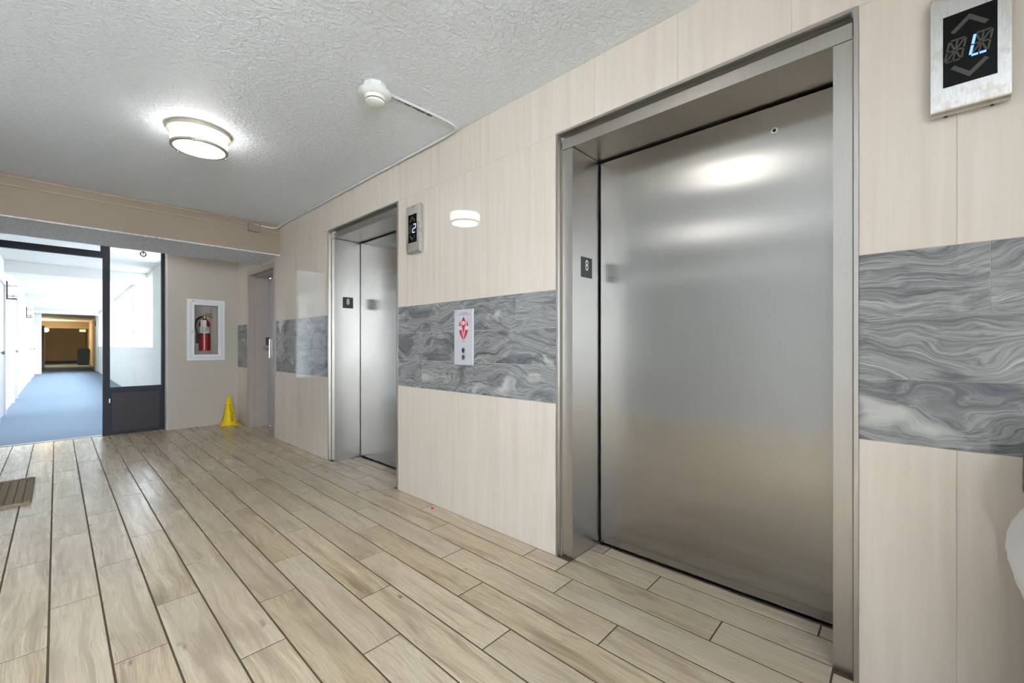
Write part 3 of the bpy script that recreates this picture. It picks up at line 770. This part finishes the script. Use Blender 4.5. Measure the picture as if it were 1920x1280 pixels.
for (x, z, w, h) in ((1.500, 2.455, 0.008, 0.006), (1.512, 2.453, 0.007, 0.005), (1.523, 2.4555, 0.012, 0.003), (1.531, 2.449, 0.004, 0.010)):
    bobj('chalk_mark', (x, x + w, BY0 - 0.0508, BY0 - 0.0500, z - h / 2, z + h / 2), M['whiteink'], cv)
obj('screw', lathe(new(), [(0.005, 0), (0.005, 0.0012)], (1.463, BY0 - 0.0512, 2.398), 10, 'y'), M['ink'], cv)

# ------------------------------------------------------------------ hall displays
SEG = {  # fourteen-segment strokes in a unit cell 0..1 x 0..2
    'A': ((0.08, 2), (0.92, 2)), 'B': ((1, 1.92), (1, 1.06)), 'C': ((1, 0.94), (1, 0.08)), 'D1': ((0.08, 0), (0.46, 0)), 'D2': ((0.54, 0), (0.92, 0)), 'E': ((0, 0.08), (0, 0.94)), 'F': ((0, 1.06), (0, 1.92)),
    'G1': ((0.08, 1), (0.46, 1)), 'G2': ((0.54, 1), (0.92, 1)), 'H': ((0.1, 1.85), (0.42, 1.12)), 'I': ((0.5, 1.9), (0.5, 1.08)), 'J': ((0.9, 1.85), (0.58, 1.12)), 'K': ((0.1, 0.15), (0.42, 0.88)), 'L': ((0.5, 0.92), (0.5, 0.1)), 'M': ((0.9, 0.15), (0.58, 0.88))}
def bar(bm, a, b, w, to3, d):
    a, b = Vector(a), Vector(b); n = (b - a).normalized(); q = Vector((-n.y, n.x)) * w / 2
    prism(bm, [tuple(a + q), tuple(b + q), tuple(b - q), tuple(a - q)], to3, d)
def display(label, yc, on, lit):
    zc = 1.943; w2, h2 = 0.0775, 0.155; xf = 1.740
    t = thing('hall_display', label, 'display', (WX, yc, zc), 'elevator floor displays')
    # body profile in (x, z): flat face with rounded lips
    prof = []
    for k in range(9):
        a = PI / 2 * k / 8
        prof.append((xf + 0.022 - 0.022 * math.cos(a), zc - h2 - 0.018 * math.sin(a)))
    prof += [(WX - 0.010, zc - h2 - 0.018), (WX - 0.010, zc + h2 + 0.018)]
    for k in range(9):
        a = PI / 2 * k / 8
        prof.append((xf + 0.022 - 0.022 * math.sin(a), zc + h2 + 0.018 * math.cos(a)))
    bm = new(); prism(bm, prof, lambda u, v, w: (u, yc - w2 + w, v), 2 * w2)
    obj('case', bm, M['worn'], t, True)
    bobj('back_box', (WX - 0.010, WX - 0.0004, yc - w2 + 0.008, yc + w2 - 0.008, zc - h2 - 0.012, zc + h2 + 0.012), M['steel_plain'], t)
    s = bobj('screen', (xf - 0.0012, xf + 0.001, yc - 0.052, yc + 0.052, 1.842, 2.044), M['screen'], t)
    for k, y in enumerate((-0.045, 0.045)):
        obj('screw', lathe(new(), [(0.004, -0.002), (0.004, 0.002)], (xf + 0.028, yc + y, zc - h2 - 0.0180), 10, 'z'), M['ink'], t)
    to3 = lambda u, v, w: (xf - 0.0012 - w, yc - u, zc + v)      # u grows towards -y
    for sg in (1, -1):
        bm = new()
        prism(bm, [(-0.037, 0.052 * sg), (0.0, 0.088 * sg), (0.037, 0.052 * sg), (0.029, 0.045 * sg), (0.0, 0.073 * sg), (-0.029, 0.045 * sg)], to3, 0.0004)
        obj('arrow', bm, M['segoff'], s)
    cw, chh, sl_ = 0.033, 0.029, 0.010
    for u0, code in ((-0.044, ''), (0.006, on)):
        boff, bon = new(), new()
        for k, (a, b) in SEG.items():
            f = lambda p: (u0 + p[0] * cw + (p[1] - 1) * sl_ * 0.5, -0.002 + (p[1] - 1) * chh)
            bar(bon if k in code.split(',') else boff, f(a), f(b), 0.0040 if k not in code.split(',') else 0.0058, to3, 0.0005)
        obj('unlit_digit', boff, M['segoff'], s)
        if len(bon.faces): obj('lit_digit', bon, lit, s)
        else: bon.free()
tw = NT('worn_satin_steel'); p_ = tw.pos()
f_ = tw.noise(p_, 14.0, 5, 0.65); g_ = tw.noise(tw.vmath('MULTIPLY', p_, (1.0, 6.0, 1.0)), 40.0, 4, 0.6)
cc_ = tw.mix(tw.ramp(f_, (0.53, 0.0), (0.66, 0.6)), lin(205, 204, 202), lin(168, 142, 116))
cc_ = tw.mix(tw.ramp(g_, (0.35, 0.25), (0.55, 0.0)), cc_, lin(150, 146, 140))
tw.set(color=cc_, rough=0.32, metal=0.85)
M['worn'] = tw.m
display('floor display with lit blue L above the grey band beside the bin', -0.136, 'E,F,D1,D2', M['segon'])
display('floor display showing 2 between the call panel and the far elevator', 2.588, 'A,B,G1,G2,E,D1,D2', M['segon2'])

# ------------------------------------------------------------------ call panel
cp = thing('call_panel', 'pale call button panel with red flame emblem on the grey band', 'call panel', (WX, 2.063, 1.15))
py0, py1, pz0, pz1 = 1.972, 2.156, 0.978, 1.334
bobj('plate', (WX - 0.007, WX - 0.0003, py0, py1, pz0, pz1), M['plate'], cp, 0.0015, 1)
t3 = lambda u, v, w: (WX - 0.007 - w, 2.063 - u, v)
def petal(bm, cx, tip, base, wmax, lean, d):
    """a flame leaf built as a thin raised strip from base to tip"""
    n = 16; rows = []
    for i in range(n + 1):
        q = i / n; z = base + (tip - base) * q
        w = wmax * (math.sin(PI * q ** 1.9) ** 1.15 if lean == 0 else math.sin(PI * q ** 0.8) ** 0.9)
        w = max(w, 0.0005); c = cx + lean * (1 - q) ** 2.7
        rows.append([bm.verts.new(t3(c - w, z, 0)), bm.verts.new(t3(c + w, z, 0)), bm.verts.new(t3(c + w, z, d)), bm.verts.new(t3(c - w, z, d))])
    for a, b in zip(rows, rows[1:]):
        for k in range(4): bm.faces.new((a[k], a[(k + 1) % 4], b[(k + 1) % 4], b[k]))
    bm.faces.new(rows[0]); bm.faces.new(list(reversed(rows[-1])))
    bmesh.ops.recalc_face_normals(bm, faces=bm.faces)
for cx, tip, base, w, lean in ((0.0, 1.288, 1.150, 0.0190, 0.0), (-0.036, 1.264, 1.138, 0.0125, 0.035), (0.036, 1.264, 1.138, 0.0125, -0.035)):
    bm = new(); petal(bm, cx, tip, base, w, lean, 0.0006 if cx == 0 else 0.0004)
    e = obj('flame_emblem', bm, M['redink'], cp)
    zz = 1.246 if cx == 0 else 1.214
    xx = cx * 0.93
    obj('disc', lathe(new(), [(0.0125, -0.0011), (0.0125, 0.0)], (WX - 0.0074, 2.063 - xx, zz), 20, 'x'), M['whiteink'], e)
    bm = new()
    if cx == 0: prism(bm, [(-0.004, zz - 0.006), (0.004, zz - 0.006), (0.002, zz), (0.004, zz + 0.002), (0, zz + 0.008), (-0.004, zz + 0.002), (-0.002, zz)], lambda u, v, w: (WX - 0.0085 - w, 2.063 - u, v), 0.0004)
    else: bar(bm, (xx - 0.009 * (1 if cx < 0 else -1), zz - 0.005), (xx + 0.009 * (1 if cx < 0 else -1), zz + 0.005), 0.003, lambda u, v, w: (WX - 0.0085 - w, 2.063 - u, v), 0.0004)
    obj('pictogram', bm, M['ink'], e)
for z, w in ((1.310, 0.036), (1.300, 0.062), (1.128, 0.018)):
    bm = new(); n = int(w / 0.006)
    for k in range(n): box(bm, WX - 0.0076, WX - 0.007, 2.063 - w + 2 * w * k / n, 2.063 - w + 2 * w * (k + 0.7) / n, z - 0.0014, z + 0.0014)
    o = obj('small_print', bm, M['ink'], cp); o['kind'] = 'stuff'
for z in (1.071, 1.027):
    b = obj('button', lathe(new(), [(0.0185, 0.0), (0.0185, -0.003), (0.015, -0.0055), (0.013, -0.0055)], (WX - 0.007, 2.060, z), 24, 'x'), M['chrome'], cp, True)
    bm = new(); prism(bm, [(-0.005, z - 0.004), (0.005, z - 0.004), (0, z + 0.005)] if z > 1.05 else [(-0.005, z + 0.004), (0.005, z + 0.004), (0, z - 0.005)], lambda u, v, w: (WX - 0.0124 - w, 2.060 - u, v), 0.0006); obj('arrow', bm, M['ink'], b)
for y in (1.987, 2.141):
    for z in (0.992, 1.320):
        obj('screw', lathe(new(), [(0.0045, 0.0), (0.0035, -0.0015)], (WX - 0.007, y, z), 10, 'x'), M['steel_plain'], cp)

# ------------------------------------------------------------------ doormat
mt = thing('doormat', 'woven brown doormat lying on the plank floor', 'doormat', (-0.36, 4.86, 0))
tm = NT('woven_jute'); p_ = tm.coord()
w_ = tm.noise(tm.vmath('MULTIPLY', p_, (1.0, 3.0, 1.0)), 90.0, 4, 0.7)
tm.set(color=tm.ramp(w_, (0.3, lin(104, 90, 72)), (0.7, lin(176, 160, 138))), rough=0.95, spec=0.1); tm.bump(w_, 0.6, 0.004)
M['jute'] = tm.m
mx0, mx1, my0, my1 = -0.585, -0.118, 4.452, 5.272
bobj('backing', (mx0, mx1, my0, my1, 0.0005, 0.008), M['jute'], mt)
nb = 11; wv = (mx1 - mx0) / nb
bm0 = new(); nseg = 40; lv = (my1 - my0 - 0.06) / nseg
for k in range(nseg):
    a = k * lv
    sgn = 0.006
    pts = [(-wv / 2 + 0.003, a), (0, a + sgn), (wv / 2 - 0.003, a), (wv / 2 - 0.003, a + lv * 0.8), (0, a + sgn + lv * 0.8), (-wv / 2 + 0.003, a + lv * 0.8)]
    prism(bm0, pts, lambda u, v, w: (u, v, 0.008 + w * (1 - 0.35 * abs(u) / wv)), 0.009)
bm0.normal_update(); setuv(bm0)
me0 = bpy.data.meshes.new('braid'); bm0.to_mesh(me0); bm0.free(); me0.materials.append(M['jute'])
for k in range(nb):
    o = bpy.data.objects.new('braid', me0); COL.objects.link(o); o.parent = mt; o.location = (mx0 + wv * (k + 0.5) - mt.location.x, my0 + 0.03 - mt.location.y, 0)
for y in (my0 + 0.013, my1 - 0.013):
    bm = new(); tube(bm, [(mx0 + 0.004 + (mx1 - mx0 - 0.008) * i / 40, y + 0.003 * math.sin(i * 1.5), 0.010 + 0.002 * math.cos(i * 1.5)) for i in range(41)], 0.010, 8); obj('edge_cord', bm, M['jute'], mt, True)

# ------------------------------------------------------------------ litter bin at the frame edge
tb = thing('litter_bin', 'black lidded litter bin with white plastic liner against the tiled wall', 'bin', (1.53, -0.43, 0))
c = (1.53, -0.43, 0)
obj('bin_body', lathe(new(), [(0.19, 0.0), (0.20, 0.004), (0.215, 0.54), (0.218, 0.56), (0.205, 0.565)], c, 40), M['black'], tb, True)
bm = new(); n = 56; rings = []
random.seed(11)
prof = [(0.216, 0.50), (0.236, 0.55), (0.247, 0.60), (0.246, 0.65), (0.230, 0.70), (0.205, 0.745), (0.19, 0.76)]
prof = [(p.x, p.y) for p in smooth_path([(a, b, 0) for a, b in prof], 4)]
for i, (rr, z) in enumerate(prof):
    rings.append([bm.verts.new((c[0] + (rr + 0.009 * math.sin(7 * a + i * 0.45) * math.sin(3 * a + i * 0.25) - 0.0015 * random.random()) * math.cos(a), c[1] + (rr + 0.009 * math.sin(7 * a + i * 0.45) * math.sin(3 * a + i * 0.25) - 0.0015 * random.random()) * math.sin(a), z + 0.010 * math.sin(5 * a + i * 0.25))) for a in [2 * PI * k / n for k in range(n)]])
for a, b in zip(rings, rings[1:]):
    for k in range(n): bm.faces.new((a[k], a[(k + 1) % n], b[(k + 1) % n], b[k]))
bag = plain('white_plastic_film', (232, 232, 234), 0.35)
obj('liner', bm, bag, tb, True)
obj('lid', lathe(new(), [(0.20, 0.74), (0.222, 0.75), (0.225, 0.76), (0.224, 0.84), (0.215, 0.858), (0.17, 0.875), (0.05, 0.88)], c, 40), M['black'], tb, True)
# a scrap of red candy wrapper by the wall
bm = new(); lathe(bm, [(0.004, 0.0), (0.010, 0.003), (0.009, 0.009), (0.003, 0.012)], (1.725, 2.33, 0.0005), 10)
tag(obj('wrapper_scrap', bm, M['redink'], None, True), 'tiny crumpled red wrapper lying at the foot of the tiled wall', 'litter')
